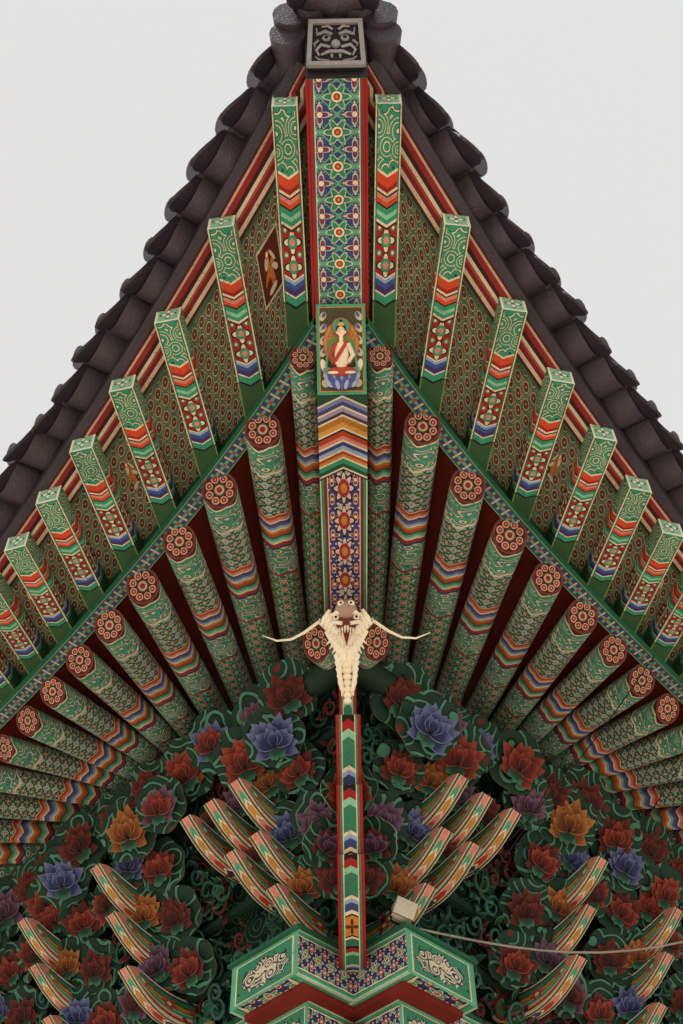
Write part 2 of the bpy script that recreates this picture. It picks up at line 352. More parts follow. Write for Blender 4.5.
for sg,side in ((1,'left'),(-1,'right')):
    # flying rafters
    mb=MB()
    for i in range(NB):
        a=cE(i); b=cI(i)
        if i==0: b.x=-.31; a.x=-.335
        a=a+(a-b)*random.uniform(-.01,.02); a.x+=random.uniform(-.008,.008)
        d=(b-a); b2=b+d*.06
        wv=Vector((d.y,-d.x,0)).normalized()*(.185 if i else .17)
        mb.prism(MIR(a,sg),MIR(b2,sg),MIR(wv,sg),Z*.2,BUY,BUY,BEND)
    mb.obj("flying_rafters_"+side,temple)
    # round rafters
    mb=MB()
    for i in range(NR):
        a=cO(i);b=cN(i)
        if i==0: a.x=-.275;b.x=-.26
        e=a+(b-a)*(1.05 if i==0 else 1.25)
        R=.134 if i<4 else max(.134-.003*(i-3),.112)
        R*=random.uniform(.96,1.04)
        if i==0: R=.095
        ln=(e-a).length
        bow=Vector((random.uniform(-.012,.012),0,random.uniform(-.012,.012)))
        mb.tube([MIR(a,sg),MIR(a+(e-a)*.33+bow,sg),MIR(a+(e-a)*.66+bow,sg),MIR(e,sg)],[R,R*.985,R*.95,R*.90],RAF,n=24,end=DISC,vv=(random.uniform(-.006,.006),ln/2.3),tilt=.45)
    mb.obj("round_rafters_"+side,temple)
    # soffits
    mb=MB(); ts0=[-.25]+[k*.5 for k in range(0,2*NB)]; ts=[-.9,-.4]+[k*.5 for k in range(0,2*NB)]
    rows=[];UV=[];acc=0;prev=None
    def brd(t):
        return cE(t)+Z*.205+(-inward(cE,t))*.02, cI(t)+Z*.205+inward(cI,t)*.05
    for t in ts0:
        a,b=brd(t)
        if prev is not None: acc+=(a-prev).length
        prev=a.copy(); L=(b-a).length
        rows.append([MIR(a,sg),MIR(a.lerp(b,.5),sg),MIR(b,sg)]); UV.append([(acc,0),(acc,L/2),(acc,L)])
    mb.grid(rows,BOARD,UV,sm=False)
    rows=[]
    for t in ts0:
        b=cI(t)+Z*(-.03); 
        q=cN(t); o=cO(t); q=o+(q-o)*1.4+Z*.12
        rows.append([MIR(b,sg),MIR(q,sg)])
    mb.grid(rows,REDB,sm=False)
    mb.obj("soffit_boards_"+side,temple)
    # little painted celestial figures on the boards
    mb=MB()
    for tc,on in ((.5,sg>0),(3.5,True),(6.5,True)):
        if not on: continue
        def bp(x,y,l):
            t=tc+x; a,b=brd(t); return MIR(a.lerp(b,.52+y)-Z*(.004+.003*l),sg)
        hw=.17 if tc<1 else .2; hh_=.13
        if tc<1: mb.face([bp(-hw,-hh_*1.1,0),bp(hw,-hh_*1.1,0),bp(hw,hh_*1.1,0),bp(-hw,hh_*1.1,0)],PMW); mb.face([bp(-hw*.9,-hh_,1),bp(hw*.9,-hh_,1),bp(hw*.9,hh_,1),bp(-hw*.9,hh_,1)],PMR)
        def el(x,y,rx,ry,l,mt,rot=0): mb.face([bp(x+(rx*math.cos(a)*math.cos(rot)-ry*math.sin(a)*math.sin(rot)),.8*(y+(rx*math.cos(a)*math.sin(rot)+ry*math.sin(a)*math.cos(rot))),l) for a in [2*math.pi*k/14 for k in range(14)]],mt)
        el(0,.0,.09,.035,2,PMO,.5); el(.04,-.06,.05,.03,3,PMW,1.0); el(-.02,.06,.03,.07,3,PMO,.3); el(-.07,.02,.05,.02,4,PMW,-.6); el(.07,.03,.05,.015,4,PMO,.9); el(.02,-.095,.025,.025,5,PMO); el(.02,-.1,.015,.016,6,SKIN)
        el(-.05,-.06,.06,.012,4,PMW,-.9); el(.0,.12,.07,.02,4,PMW,.1)
    mb.obj("celestial_figure_panels_"+side,temple)
    def sweep(mb,f,a0,a1,z0,z1,mat,ts,ms=None,per=1.0):
        acc=0;prev=None;R=[[],[],[],[]];V=[]
        for t in ts:
            p=f(t); mm=inward(f,t)
            if prev is not None: acc+=(p-prev).length
            prev=p.copy(); V.append(acc*per)
            def cl(v): v=v.copy(); v.x=min(v.x,-.12); return MIR(v,sg)
            R[0].append(cl(p+mm*a0+Z*z0));R[1].append(cl(p+mm*a1+Z*z0));R[2].append(cl(p+mm*a1+Z*z1));R[3].append(cl(p+mm*a0+Z*z1))
        n=len(ts)
        for (q,w_,mt) in ((0,1,mat),(1,2,ms or mat),(2,3,ms or mat),(3,0,ms or mat)):
            mb.grid([[R[q][i],R[w_][i]] for i in range(n)],mt,[[(0,V[i]),(1,V[i])] for i in range(n)],sm=False)
    t2=[-.2]+[k*.5 for k in range(0,2*NB)]
    mb=MB(); sweep(mb,cI,-.01,.11,-.10,-.0,DIV,t2,GRN); sweep(mb,cI,.03,.06,.0,.2,GRN,t2)
    mb.obj("rafter_batten_"+side,temple)
    mb=MB(); sweep(mb,cE,.21,-.03,.165,.204,STRIP,t2,REDM); sweep(mb,cE,-.10,-.028,.17,.30,TILE2,t2)
    mb.obj("eave_batten_"+side,temple)
    # tiles
    mb=MB(); t=-.62; 
    while t<NB-1.5:
        p=cS(t); mm=inward(cS,t); T=Vector((-mm.y,mm.x,0)); ax=(mm+Z*.12).normalized()
        p=p+Z*random.uniform(-.025,.025)+mm*random.uniform(-.035,.035)+Z*-.06
        L=.8
        if mm.x>0: L=min(L,max(.10,(-p.x+.05)/max(.01,ax.x)))
        wd=.35*random.uniform(.95,1.08); rr_=random.uniform(-.3,.4)
        js=[x/5 for x in range(-5,6)]
        sag=.15
        for cse,(q0,q1,dz) in enumerate(((0,min(.20,L),0),(.12,min(.36,L),.03),(.28,L,.055))):
            if q1<=q0: continue
            for th in (0,.025):
                rows=[[MIR(p+T*(wd/2*j)+ax*q+Z*(-sag*(1-j*j)+rr_*.06*j+.10+dz+th),sg) for j in js] for q in (q0,q1)]
                mb.grid(rows,TILE)
            mb.grid([[MIR(p+T*(wd/2*j)+ax*q0+Z*(-sag*(1-j*j)+rr_*.06*j+.10+dz+h),sg) for j in js] for h in (0,.025)],TILE2)
        lip=[]
        for k in range(5):
            u=k/4
            lip.append([MIR(p-ax*(.02+.12*u*(1-j*j*.8))+T*(wd/2*j*(1-.12*u))+Z*(-sag*(1-j*j)+rr_*.06*j+.12-u*(.02+.11*(1-j*j)**.6)),sg) for j in js])
        lip2=[[v+MIR(ax*.022,sg) for v in row] for row in lip]
        mb.grid(lip,TILE2);mb.grid(lip2,TILE2); mb.grid([lip[-1],lip2[-1]],TILE2,sm=False); mb.grid([lip[0],lip2[0]],TILE2)
        # cover tile
        c=p+T*(wd/2)+Z*.15
        mb.tube([MIR(c-ax*.0,sg),MIR(c+ax*max(.1,L),sg)],.08,TILE,n=12,end=TILE2)
        mb.tube([MIR(c-ax*.05,sg),MIR(c+ax*.02,sg)],[.092,.094],TILE2,n=14,end=TILE2,tilt=.3)
        sp=(cS(t+.05)-cS(t-.05)).length/.1
        t+=.34/sp
    mb.obj("eave_tiles_"+side,temple)
    # roof surface above
    mb=MB(); rows=[]
    for t in ts:
        p=cS(t)+Z*.14; mm=inward(cS,t)
        if t<-.6: p.x=0
        row=[]
        for k in range(5):
            q=p+mm*(k*1.2+.05)+Z*(k*.42+k*k*.06); 
            if q.x>0: 
                q.x=0
            row.append(MIR(q,sg))
        rows.append(row)
    mb.grid(rows,TILE); mb.obj("roof_surface_"+side,temple)
# ---------------------------------------------------------------- hip rafters
mb=MB(); Xv=Vector((1,0,0))
A=Vector((0,4.62,7.0));B=Vector((0,4.16,7.45)); TP=Vector((0,2.68,7.72))
mb.prism(TP,Vector((0,4.5,7.47)),Xv*.40,Z*.34,SAR,SARS,GRN)
mb.obj("eave_hip_rafter",temple)
mb=MB()
pts=[A,Vector((0,5.4,7.0)),Vector((0,6.2,7.06)),Vector((0,7.2,7.18)),Vector((0,8.6,7.35))]
w=.175; acc=[0]
for i in range(1,5): acc.append(acc[-1]+(pts[i]-pts[i-1]).length)
CV=2.15
mb.grid([[p-Xv*w,p+Xv*w] for p in pts],CHUN,[[(0,a/CV),(1,a/CV)] for a in acc],sm=False)
for s in (-1,1):
    mb.grid([[p+Xv*w*s,p+Xv*w*s+Z*.6] for p in pts],CHUN,[[(0,a/CV),(1,a/CV)] for a in acc],sm=False)
    mb.face([A+Xv*w*s,B+Xv*w*s,Vector((w*s,4.62,7.5))],GRN)
mb.face([A-Xv*w,A+Xv*w,B+Xv*w,B-Xv*w],GRN)
mb.obj("hip_rafter",temple)
# ---- figure painting panel
mb=MB(); Vv=(B-A).normalized(); Nn=Xv.cross(Vv).normalized(); Hh=(B-A).length
def PP(x,y,l): return A+Xv*x+Vv*(y)+Nn*(.004+.003*l)
def disc(x,y,rx,ry,l,mat,n=24,a0=0,a1=2*math.pi,rot=0):
    p=[]
    for k in range(n):
        a=a0+(a1-a0)*k/(n if a1-a0>6.2 else n-1); dx=rx*math.cos(a);dy=ry*math.sin(a)
        p.append(PP(x+dx*math.cos(rot)-dy*math.sin(rot),y+dx*math.sin(rot)+dy*math.cos(rot),l))
    mb.face(p,mat)
def rect(x0,y0,x1,y1,l,mat): mb.face([PP(x0,y0,l),PP(x1,y0,l),PP(x1,y1,l),PP(x0,y1,l)],mat)
pm=lambda n,c: plain(n,c,dirt=.3,bump=.05)
GOLD=pm("halo_gold",'#b8864c');DG=pm("painting_ground",'#454330');OR=pm("halo_orange",'#c0683a');TG=pm("halo_green",'#459878');RB=pm("robe_red",'#a84034');WH=pm("robe_white",'#e4d6c4');BL=pm("lotus_painted_blue",'#4a5898');LB=pm("lotus_painted_light",'#9ca6cc');HR=pm("hair_black",'#1b1616');GD=pm("crown_gold",'#d0a458');OL=pm("aureole_olive",'#7c7c48');CLD=pm("cloud_pale",'#b5b7a0')
rect(-.172,.0,.172,Hh,0,TG); rect(-.155,.02,.155,Hh-.02,1,GOLD); rect(-.147,.028,.147,Hh-.028,2,DG)
for k in (-1,1):
    for j in range(4): disc(.125*k,.3+.085*j,.022,.035,3,CLD,rot=.5*k); disc(.118*k,.31+.085*j,.012,.02,4,BL,rot=.5*k)
disc(0,.36,.125,.17,5,OR); disc(0,.36,.115,.158,6,GOLD); disc(0,.35,.104,.145,7,OL)
for k in range(-5,6):
    a=k*.26; disc(.085*math.sin(a),.36+.115*math.cos(a),.008,.02,8,OR,n=10,rot=-a)
disc(0,.475,.068,.068,9,RB); disc(0,.475,.06,.06,10,TG)
for k in (-1,1):
    disc(.09*k,.16,.045,.028,8,LB,rot=.4*k); disc(.125*k,.2,.02,.05,8,WH,rot=-.2*k); disc(.11*k,.08,.03,.03,5,CLD)
for k in range(-4,5):
    disc(k*.024,.085+.006*abs(k),.02,.05,9+(k%2),BL if k%2 else LB,rot=-k*.16)
for k in range(-3,4): disc(k*.03,.06+.004*abs(k),.014,.035,12,LB if k%2 else BL,rot=-k*.25)
mb.ell(PP(0,.16,12),(Xv*.1,Vv*.035,Nn*.012),RB)
for k in (-1,1): mb.ell(PP(.05*k,.15,13),(Xv*.05,Vv*.012,Nn*.01),WH)
mb.ell(PP(0,.27,12),(Xv*.052,Vv*.105,Nn*.014),WH)
mb.tube([PP(.035,.36,16),PP(0,.30,18),PP(-.045,.23,17)],[.012,.014,.012],RB,n=8)
for k in (-1,1):
    mb.tube([PP(.045*k,.35,13),PP(.08*k,.27,15),PP(.045*k,.215,18)],[.018,.017,.012],WH if k>0 else RB,n=8)
    mb.tube([PP(.06*k,.37,12),PP(.1*k,.25,13),PP(.11*k,.14,13)],[.008,.010,.005],TG,n=8)
    mb.ell(PP(.03*k,.212,19),(Xv*.015,Vv*.01,Nn*.008),SKIN)
mb.ell(PP(0,.33,15),(Xv*.028,Vv*.04,Nn*.01),SKIN)
mb.ell(PP(0,.385,14),(Xv*.015,Vv*.03,Nn*.012),SKIN)
mb.ell(PP(0,.45,12),(Xv*.036,Vv*.045,Nn*.012),HR); mb.ell(PP(0,.437,15),(Xv*.028,Vv*.037,Nn*.014),SKIN)
for k in (-1,1):
    disc(.011*k,.442,.006,.0025,25,HR,n=10); disc(.011*k,.452,.008,.0015,25,HR,n=8); mb.ell(PP(.03*k,.432,15),(Xv*.005,Vv*.014,Nn*.006),SKIN)
disc(0,.419,.006,.002,25,RB,n=8); mb.ell(PP(0,.43,23),(Xv*.003,Vv*.009,Nn*.003),SKIN)
mb.ell(PP(0,.490,14),(Xv*.024,Vv*.018,Nn*.012),GD); mb.ell(PP(0,.508,14),(Xv*.011,Vv*.016,Nn*.01),HR)
mb.obj("seated_bodhisattva_painting")
# ---- plaque at the tip
mb=MB(); a=Vector((0,2.64,7.75)); b=Vector((0,2.44,8.03)); pv=(b-a).normalized(); pn=Xv.cross(pv).normalized(); ph=(b-a).length
kx=.90
def Q(x,y,l): return a+Xv*x*kx*(1-.1*y/.48)+pv*y*(ph/.48)+pn*l
PHq=.48
mb.prism(Q(0,0,0),Q(0,PHq,0),Xv*.37,pn*.04,DGREY,GREY,None,DGREY)
for x in (-.195,.195): mb.prism(Q(x,0,.03),Q(x,PHq,.03),Xv*.03,pn*.03,GREY)
for y in (.02,PHq-.025): mb.prism(Q(-.2,y,.031),Q(.2,y,.031),pv*.03,pn*.032,GREY)
GR2=plain("plaque_relief_grey",'#8a8891',rough=.4,mute=0,flake=False)
for k in (-1,1):
    mb.ell(Q(.07*k,.29,.045),(Xv*.030,pv*.022,pn*.022),GREY); mb.ell(Q(.07*k,.285,.065),(Xv*.014,pv*.010,pn*.010),BLK)
    mb.tube([Q(.025*k,.33,.045),Q(.08*k,.355,.05),Q(.14*k,.33,.045),Q(.15*k,.40,.045)],[.012,.015,.012,.006],GR2,n=8)
    mb.tube([Q(.02*k,.38,.045),Q(.06*k,.42,.045),Q(.11*k,.41,.045)],[.008,.010,.005],GREY,n=8)
    mb.tube([Q(.04*k,.2,.045),Q(.11*k,.22,.05),Q(.145*k,.17,.045),Q(.12*k,.11,.045)],[.010,.012,.010,.006],GREY,n=8)
    mb.tube([Q(.03*k,.12,.045),Q(.03*k,.08,.05)],[.010,.004],GREY,n=8)
    mb.tube([Q(.13*k,.27,.045),Q(.165*k,.23,.045),Q(.15*k,.2,.045)],[.009,.009,.005],GR2,n=8)
    mb.tube([Q(.05*k,.06,.045),Q(.12*k,.07,.045),Q(.15*k,.1,.045)],[.008,.009,.005],GR2,n=8)
mb.ell(Q(0,.23,.045),(Xv*.032,pv*.030,pn*.03),GREY)
mb.tube([Q(-.11,.12,.045),Q(-.05,.15,.05),Q(.05,.15,.05),Q(.11,.12,.045)],[.008,.012,.012,.008],GREY,n=8)
mb.prism(a+Vector((0,.03,0)),b+Vector((0,.03,0)),Xv*.40,Vector((0,.8,.0)),TILE2)
mb.obj("dragon_face_plaque",temple)
# hip ridge tiles
mb=MB()
for x,z_,r,y_ in ((-.31,7.98,.12,2.5),(.31,7.98,.12,2.5),(-.29,8.12,.12,2.42),(.29,8.12,.12,2.42),(0,8.17,.10,2.36),(-.15,8.16,.11,2.36),(.15,8.16,.11,2.36),(-.2,8.32,.12,2.36),(0,8.34,.13,2.32),(.2,8.32,.12,2.36)):
    mb.tube([Vector((x,y_-.03,z_)),Vector((x,y_+.05,z_)),Vector((x*.8,3.0,z_+.2))],[r,r*.92,r*.85],TILE,n=14,end=TILE2,tilt=.3)
mb.prism(Vector((0,2.46,8.10)),Vector((0,7.5,10.7)),Xv*.5,Z*.3,TILE,TILE,TILE2)
mb.tube([Vector((0,2.4,8.52)),Vector((0,7.5,11.0))],.16,TILE,n=14,end=TILE2)
mb.obj("hip_ridge_tiles",temple)
# ---------------------------------------------------------------- brackets
Y0=8.6; c45=.70710678
def Fp(sg,s,a,z): return Vector((-sg*c45*(s+a),Y0+c45*(a-s),z))
def dirs(sg): return Vector((-sg*c45,-c45,0)),Vector((-sg*c45,c45,0))
TI=[(.80,5.38),(1.0,5.78),(1.22,6.16)]
SB=[.06,.26,.44,.62,.84]; ZB=[4.98,5.34,5.74,6.12,6.44,7.3]
def arm(mb,org,n,lat,s0,tip,zt,wd,ms,mbt,hh=.17,dip=.05,rz=.15):
    K=14; lo=[];hi=[];vs=[]
    for i in range(K+1):
        t=i/K; s=s0+(tip-s0)*t; zc=zt-rz-dip*math.sin(math.pi*min(1,t*1.1))+rz*t**3
        h=hh*(1-t**4)*.5+.01
        lo.append((s+.02*t,zc-h));hi.append((s-.05*t**4,zc+h)); vs.append(t)
    def p(sz,k): return org+n*sz[0]+Z*sz[1]+lat*(wd/2*k)
    for k in (-1,1): mb.grid([[p(lo[i],k),p(hi[i],k)] for i in range(K+1)],ms,[[(0,vs[i]),(1,vs[i])] for i in range(K+1)],sm=False)
    mb.grid([[p(lo[i],-1),p(lo[i],1)] for i in range(K+1)],mbt,[[(0,vs[i]),(1,vs[i])] for i in range(K+1)])
    mb.grid([[p(hi[i],-1),p(hi[i],1)] for i in range(K+1)],GRN)
    mb.face([p(lo[K],-1),p(lo[K],1),p(hi[K],1),p(hi[K],-1)],BONE)
def lotus(mb,c,n,up,R,mo,mi_,flat=.6,pad=True):
    """low-relief carved lotus on a lobed cloud panel"""
    n=n.normalized(); up=(up-n*up.dot(n)).normalized(); sd=n.cross(up)
    roll=random.uniform(-.4,.4); 
    if pad:
        ou=random.random()*5; pc=c-n*.035; rim=[]; back=[]
        lob=random.choice((5,6,7)); ph0=random.random()*6
        N_=36
        for k in range(N_):
            a=2*math.pi*k/N_; r=R*(1.08+.13*abs(math.cos(lob*a/2+ph0)))
            v=(up*math.sin(a)+sd*math.cos(a))*r; rim.append((pc+v,(ou+.5*r*math.cos(a)*1.8,ou+.5*r*math.sin(a)*1.8))); back.append(pc+v*.98-n*.035)
        mb.face([q[0] for q in rim],PAD,[q[1] for q in rim])
        for k in range(N_):
            q=(k+1)%N_; mb.face([rim[k][0],rim[q][0],back[q],back[k]],VE)
    c=c-up*R*.35
    def petal(ph,Lk,Wd,off,bend,mat):
        ph+=roll+random.uniform(-.09,.09); d=up*math.cos(ph)+sd*math.sin(ph); e=-up*math.sin(ph)+sd*math.cos(ph)
        rows=[]; tw=random.uniform(-.2,.2)
        for i in range(8):
            t=i/7; wv=Wd*(math.sin(math.pi*min(1,(t*.80+.10)))**.75)*(1-t**6*.95)
            h=bend*Lk*t*(1-.55*t)
            rows.append([c+n*((off+h)*flat-.20*wv*(j*j)+.3*tw*wv*j)+d*(Lk*t)+e*(wv*j+tw*Lk*t*t*.6) for j in (-1,-.6,0,.6,1)])
        mb.grid(rows,mat)
    u=lambda a:a*random.uniform(.85,1.12)
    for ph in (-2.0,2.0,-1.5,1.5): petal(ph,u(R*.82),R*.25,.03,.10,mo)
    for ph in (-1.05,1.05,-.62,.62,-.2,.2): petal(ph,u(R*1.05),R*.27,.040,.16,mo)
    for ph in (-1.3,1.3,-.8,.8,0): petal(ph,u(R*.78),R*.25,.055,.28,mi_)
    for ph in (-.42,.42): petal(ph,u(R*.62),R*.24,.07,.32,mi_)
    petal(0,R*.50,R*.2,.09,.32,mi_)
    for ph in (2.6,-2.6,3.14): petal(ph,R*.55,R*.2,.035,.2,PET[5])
def block(mb,c,n,lat,s=.15):
    t=s/2; b=s*.33
    lo=[c+n*b*x+lat*b*y for x,y in((-1,-1),(1,-1),(1,1),(-1,1))]; mi_=[c+n*t*x+lat*t*y+Z*s*.45 for x,y in((-1,-1),(1,-1),(1,1),(-1,1))]; hi=[q+Z*s*.3 for q in mi_]
    mb.face(lo,BLOCK)
    for k in range(4):
        q=(k+1)%4; mb.face([lo[k],lo[q],mi_[q],mi_[k]],GRN); mb.face([mi_[k],mi_[q],hi[q],hi[k]],BLOCK)
def vine(mb,c,n,up,R,mat,turn=1.3):
    n=n.normalized(); up=(up-n*up.dot(n)).normalized(); sd=n.cross(up); a0=random.uniform(0,6.28); sgn=random.choice((-1,1))
    pts=[];rad=[]
    for k in range(15):
        u=k/14; a=a0+sgn*u*turn*2*math.pi; r=R*(1-u*.8)
        pts.append(c+(up*math.cos(a)+sd*math.sin(a))*r+n*(.03+.03*u)); rad.append(.004+.014*math.sin(math.pi*min(1,u+.05))**.5)
    mb.tube(pts,rad,mat,n=5)
    for q in range(3):
        a=a0+q*1.9; d=(up*math.cos(a)+sd*math.sin(a)); e=-up*math.sin(a)+sd*math.cos(a)
        b0=c+d*R*.9+n*.03
        mb.grid([[b0+d*R*.9*t+e*(R*.28*math.sin(math.pi*(t*.85+.1))*j)+n*(.05*t-.03*j*j) for j in (-1,0,1)] for t in (0,.33,.66,1)],PET[5] if mat!=VM else PET[4])
VG=plain("vine_green",'#1d5544');VM=plain("vine_maroon",'#541a18');VB=plain("vine_blue_green",'#2c6662');VE=plain("cloud_panel_edge",'#8f9c7e')
for sg,side in ((1,'left'),(-1,'right')):
    n,lat=dirs(sg)
    mb=MB()
    for k in range(5):
        L=9
        a0=-SB[k]+(.003 if sg>0 else 0)
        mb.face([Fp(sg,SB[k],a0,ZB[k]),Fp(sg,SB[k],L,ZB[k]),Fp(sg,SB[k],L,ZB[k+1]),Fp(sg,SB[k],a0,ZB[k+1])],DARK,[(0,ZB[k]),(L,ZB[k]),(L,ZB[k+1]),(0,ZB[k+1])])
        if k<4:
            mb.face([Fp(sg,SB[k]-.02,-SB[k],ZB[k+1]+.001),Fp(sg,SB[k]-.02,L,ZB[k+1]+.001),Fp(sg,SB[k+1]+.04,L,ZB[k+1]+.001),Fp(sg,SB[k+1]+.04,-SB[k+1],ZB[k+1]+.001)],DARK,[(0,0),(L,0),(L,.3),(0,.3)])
            mb.prism(Fp(sg,SB[k+1]+.02,-SB[k+1]-.05,ZB[k+1]-.06),Fp(sg,SB[k+1]+.02,L,ZB[k+1]-.06),n*.06,Z*.06,DKG,DKG,DKG)
    mb.obj("bracket_backboards_"+side,temple)
    mb=MB()
    mb.tube([Fp(sg,1.15,-1.15-.34,6.68),Fp(sg,1.15,-1.3,6.68)],.135,RAF,n=18,end=DISC,vv=(0,.2),tilt=.6)
    mb.tube([Fp(sg,1.15,-1.3,6.72),Fp(sg,1.15,9,6.86)],.12,DKG,n=18)
    mb.obj("eave_purlin_"+side,temple)
    mb=MB(); lo=MB(); vn=MB()
    upv=Z*.8+n*.75-lat*.15
    alongs=[.06,.38,.70,1.74,2.86,3.98,5.1,6.2]
    for ai,al in enumerate(alongs):
        for k,(tp,zt) in enumerate(TI):
            if (ai==1 and k<1) or (ai==2 and k<2): continue
            tp=tp+(.12 if ai>2 else 0)
            org=Fp(sg,0,al,0)
            arm(mb,org,n,lat,tp-.88,tp+random.uniform(-.03,.03),zt+random.uniform(-.015,.015),.13,ARM,ARMB,hh=.20)
            if ai>2 or ai==0:
                for side_ in (-1,1):
                    sb=SB[k]+.12
                    mb.prism(Fp(sg,sb,al,zt-.36),Fp(sg,sb,al+side_*.26,zt-.30),n*.07,Z*.09,ARMB,GRN,BLOCK)
                    block(mb,Fp(sg,sb,al+side_*.25,zt-.22),n,lat,.12)
            dn=(Vector((-sg*.25,-.75,-.62))+n*.2+Vector((random.uniform(-.15,.15),0,random.uniform(-.15,.15)))).normalized()
            col=[1,0,1][k] if ai==0 else [[0,3,1],[0,4,3],[2,0,4],[3,1,0],[0,1,2],[1,0,4],[0,2,1],[3,4,0]][ai][k]
            lotus(lo,Fp(sg,tp-.24,al-.10,zt+.11),dn,upv,.185,PET[col],PET[col],pad=(ai in (0,3,4)))
            if ai>2:
                lotus(lo,Fp(sg,tp-.36,al-.38,zt-.0),dn,upv,.20,PET[4],PET[4] if k%2 else PET[2])
                if k!=1: lotus(lo,Fp(sg,tp-.36,al+.34,zt-.02),dn,upv,.18,PET[[3,4,2][k]],PET[4])
            elif ai==0:
                lotus(lo,Fp(sg,tp-.25,al-.44,zt+.04),dn,upv,.19,PET[[4,3,4][k]],PET[[4,3,2][k]])
                if k<2: lotus(lo,Fp(sg,tp-.30,al-.80,zt+.15),dn,upv,.16,PET[[4,2,4][k]],PET[[3,4,4][k]])
    # upper row of carved cloud-lotus below the rafters
    a=-.62;q=0
    while a<7:
        for row,(s,z_) in enumerate(((1.30,6.66),(1.26,6.40))):
            if row==1 and q%3==2: continue
            dn=(Vector((-sg*.25,-.75,-.62))+n*.2+Vector((random.uniform(-.15,.15),0,random.uniform(-.15,.15)))).normalized()
            cc=[4,2,4,3,4,4,0,4][(q*3+row*2)%8] if row==0 else [4,0,2,4,3,1][(q+row)%6]
            aa=a+row*.2+random.uniform(-.06,.06)
            lotus(lo,Fp(sg,s+random.uniform(-.07,.07),aa,z_+random.uniform(-.05,.05)),dn,upv,.22*random.uniform(.85,1.15),PET[cc],PET[cc if random.random()<.7 else 2])
        a+=.46;q+=1
    for j in range(420):
        k=random.choice((0,1,2,2,3,3,4)); al=random.uniform(-SB[k]-.1,5.5)
        zz=random.uniform(ZB[k]+.05,min(ZB[k+1]+.08,6.95))
        vine(vn,Fp(sg,SB[k]+.04+random.uniform(0,.22),al,zz),n-Z*.4,Z,random.uniform(.06,.12),random.choice((VG,VG,VM,VB)))
    mb.obj("bracket_arms_"+side,temple); lo.obj("lotus_carvings_"+side,temple); vn.obj("vine_carvings_"+side,temple)
    # frieze beams
    mb=MB(); dz=0 if sg>0 else .003; 
    cs_=-.235
    mb.prism(Fp(sg,cs_,-.70,4.62+dz),Fp(sg,cs_,9,4.62+dz),n*.75,Z*(.355),FRZ,FRZ,FEND,v0=0,v1=9.67)
    mb.prism(Fp(sg,cs_,-.73,4.975+dz),Fp(sg,cs_,9,4.975+dz),n*.80,Z*.03,GRN)
    mb.prism(Fp(sg,cs_-.03,-.45,4.2+dz),Fp(sg,cs_-.03,9,4.2+dz),n*.50,Z*(.37),FRZ,FRZ,FEND,v0=0,v1=9.45)
    mb.prism(Fp(sg,cs_,-.60,4.57+dz),Fp(sg,cs_,9,4.57+dz),n*.64,Z*(.05),REDM)
    mb.obj("frieze_beams_"+side,temple)
    mb=MB()
    for al in (3.4,6.6): mb.tube([Fp(sg,cs_,al,4.3),Fp(sg,cs_,al,-.95)],[.24,.27],REDM,n=24)
    mb.face([Fp(sg,cs_,.1,4.2),Fp(sg,cs_,9,4.2),Fp(sg,cs_,9,-1),Fp(sg,cs_,.1,-1)],GRN)
    for j in range(18):
        al=.3+j*.5; mb.prism(Fp(sg,cs_+.03,al,-1),Fp(sg,cs_+.03,al,4.1),lat*.07,n*.05,REDM)
    for z_ in (-.6,.4,1.4,2.4,3.4): mb.prism(Fp(sg,cs_+.035,.1,z_),Fp(sg,cs_+.035,9,z_),n*.05,Z*.07,REDM)
    mb.obj("wall_"+side,temple)
# corner diagonal arms
mb=MB(); N0=Vector((0,-1,0))
O=Vector((0,Y0,0))
DT=[(1.10,5.26),(1.45,5.62),(1.80,5.99)]
for k,(tp,zt) in enumerate(DT):
    arm(mb,O,N0,Xv,.0,tp,zt,.20-.008*k,REDM,DIAG,hh=.24,dip=.06,rz=.26)
mb.prism(Vector((0,8.35,5.0)),Vector((0,6.85,6.36)),Xv*.13,Z*.3,DIAG,REDM,REDM)
mb.prism(Vector((0,8.3,6.2)),Vector((0,6.62,6.55)),Xv*.14,Z*.5,REDM,REDM,REDM)
mb.obj("corner_bracket_arms",temple)
mb=MB()
mb.tube([Vector((0,Y0+.16,4.5)),Vector((0,Y0+.16,-.95))],[.27,.30],REDM,n=28)
mb.obj("corner_column",temple)
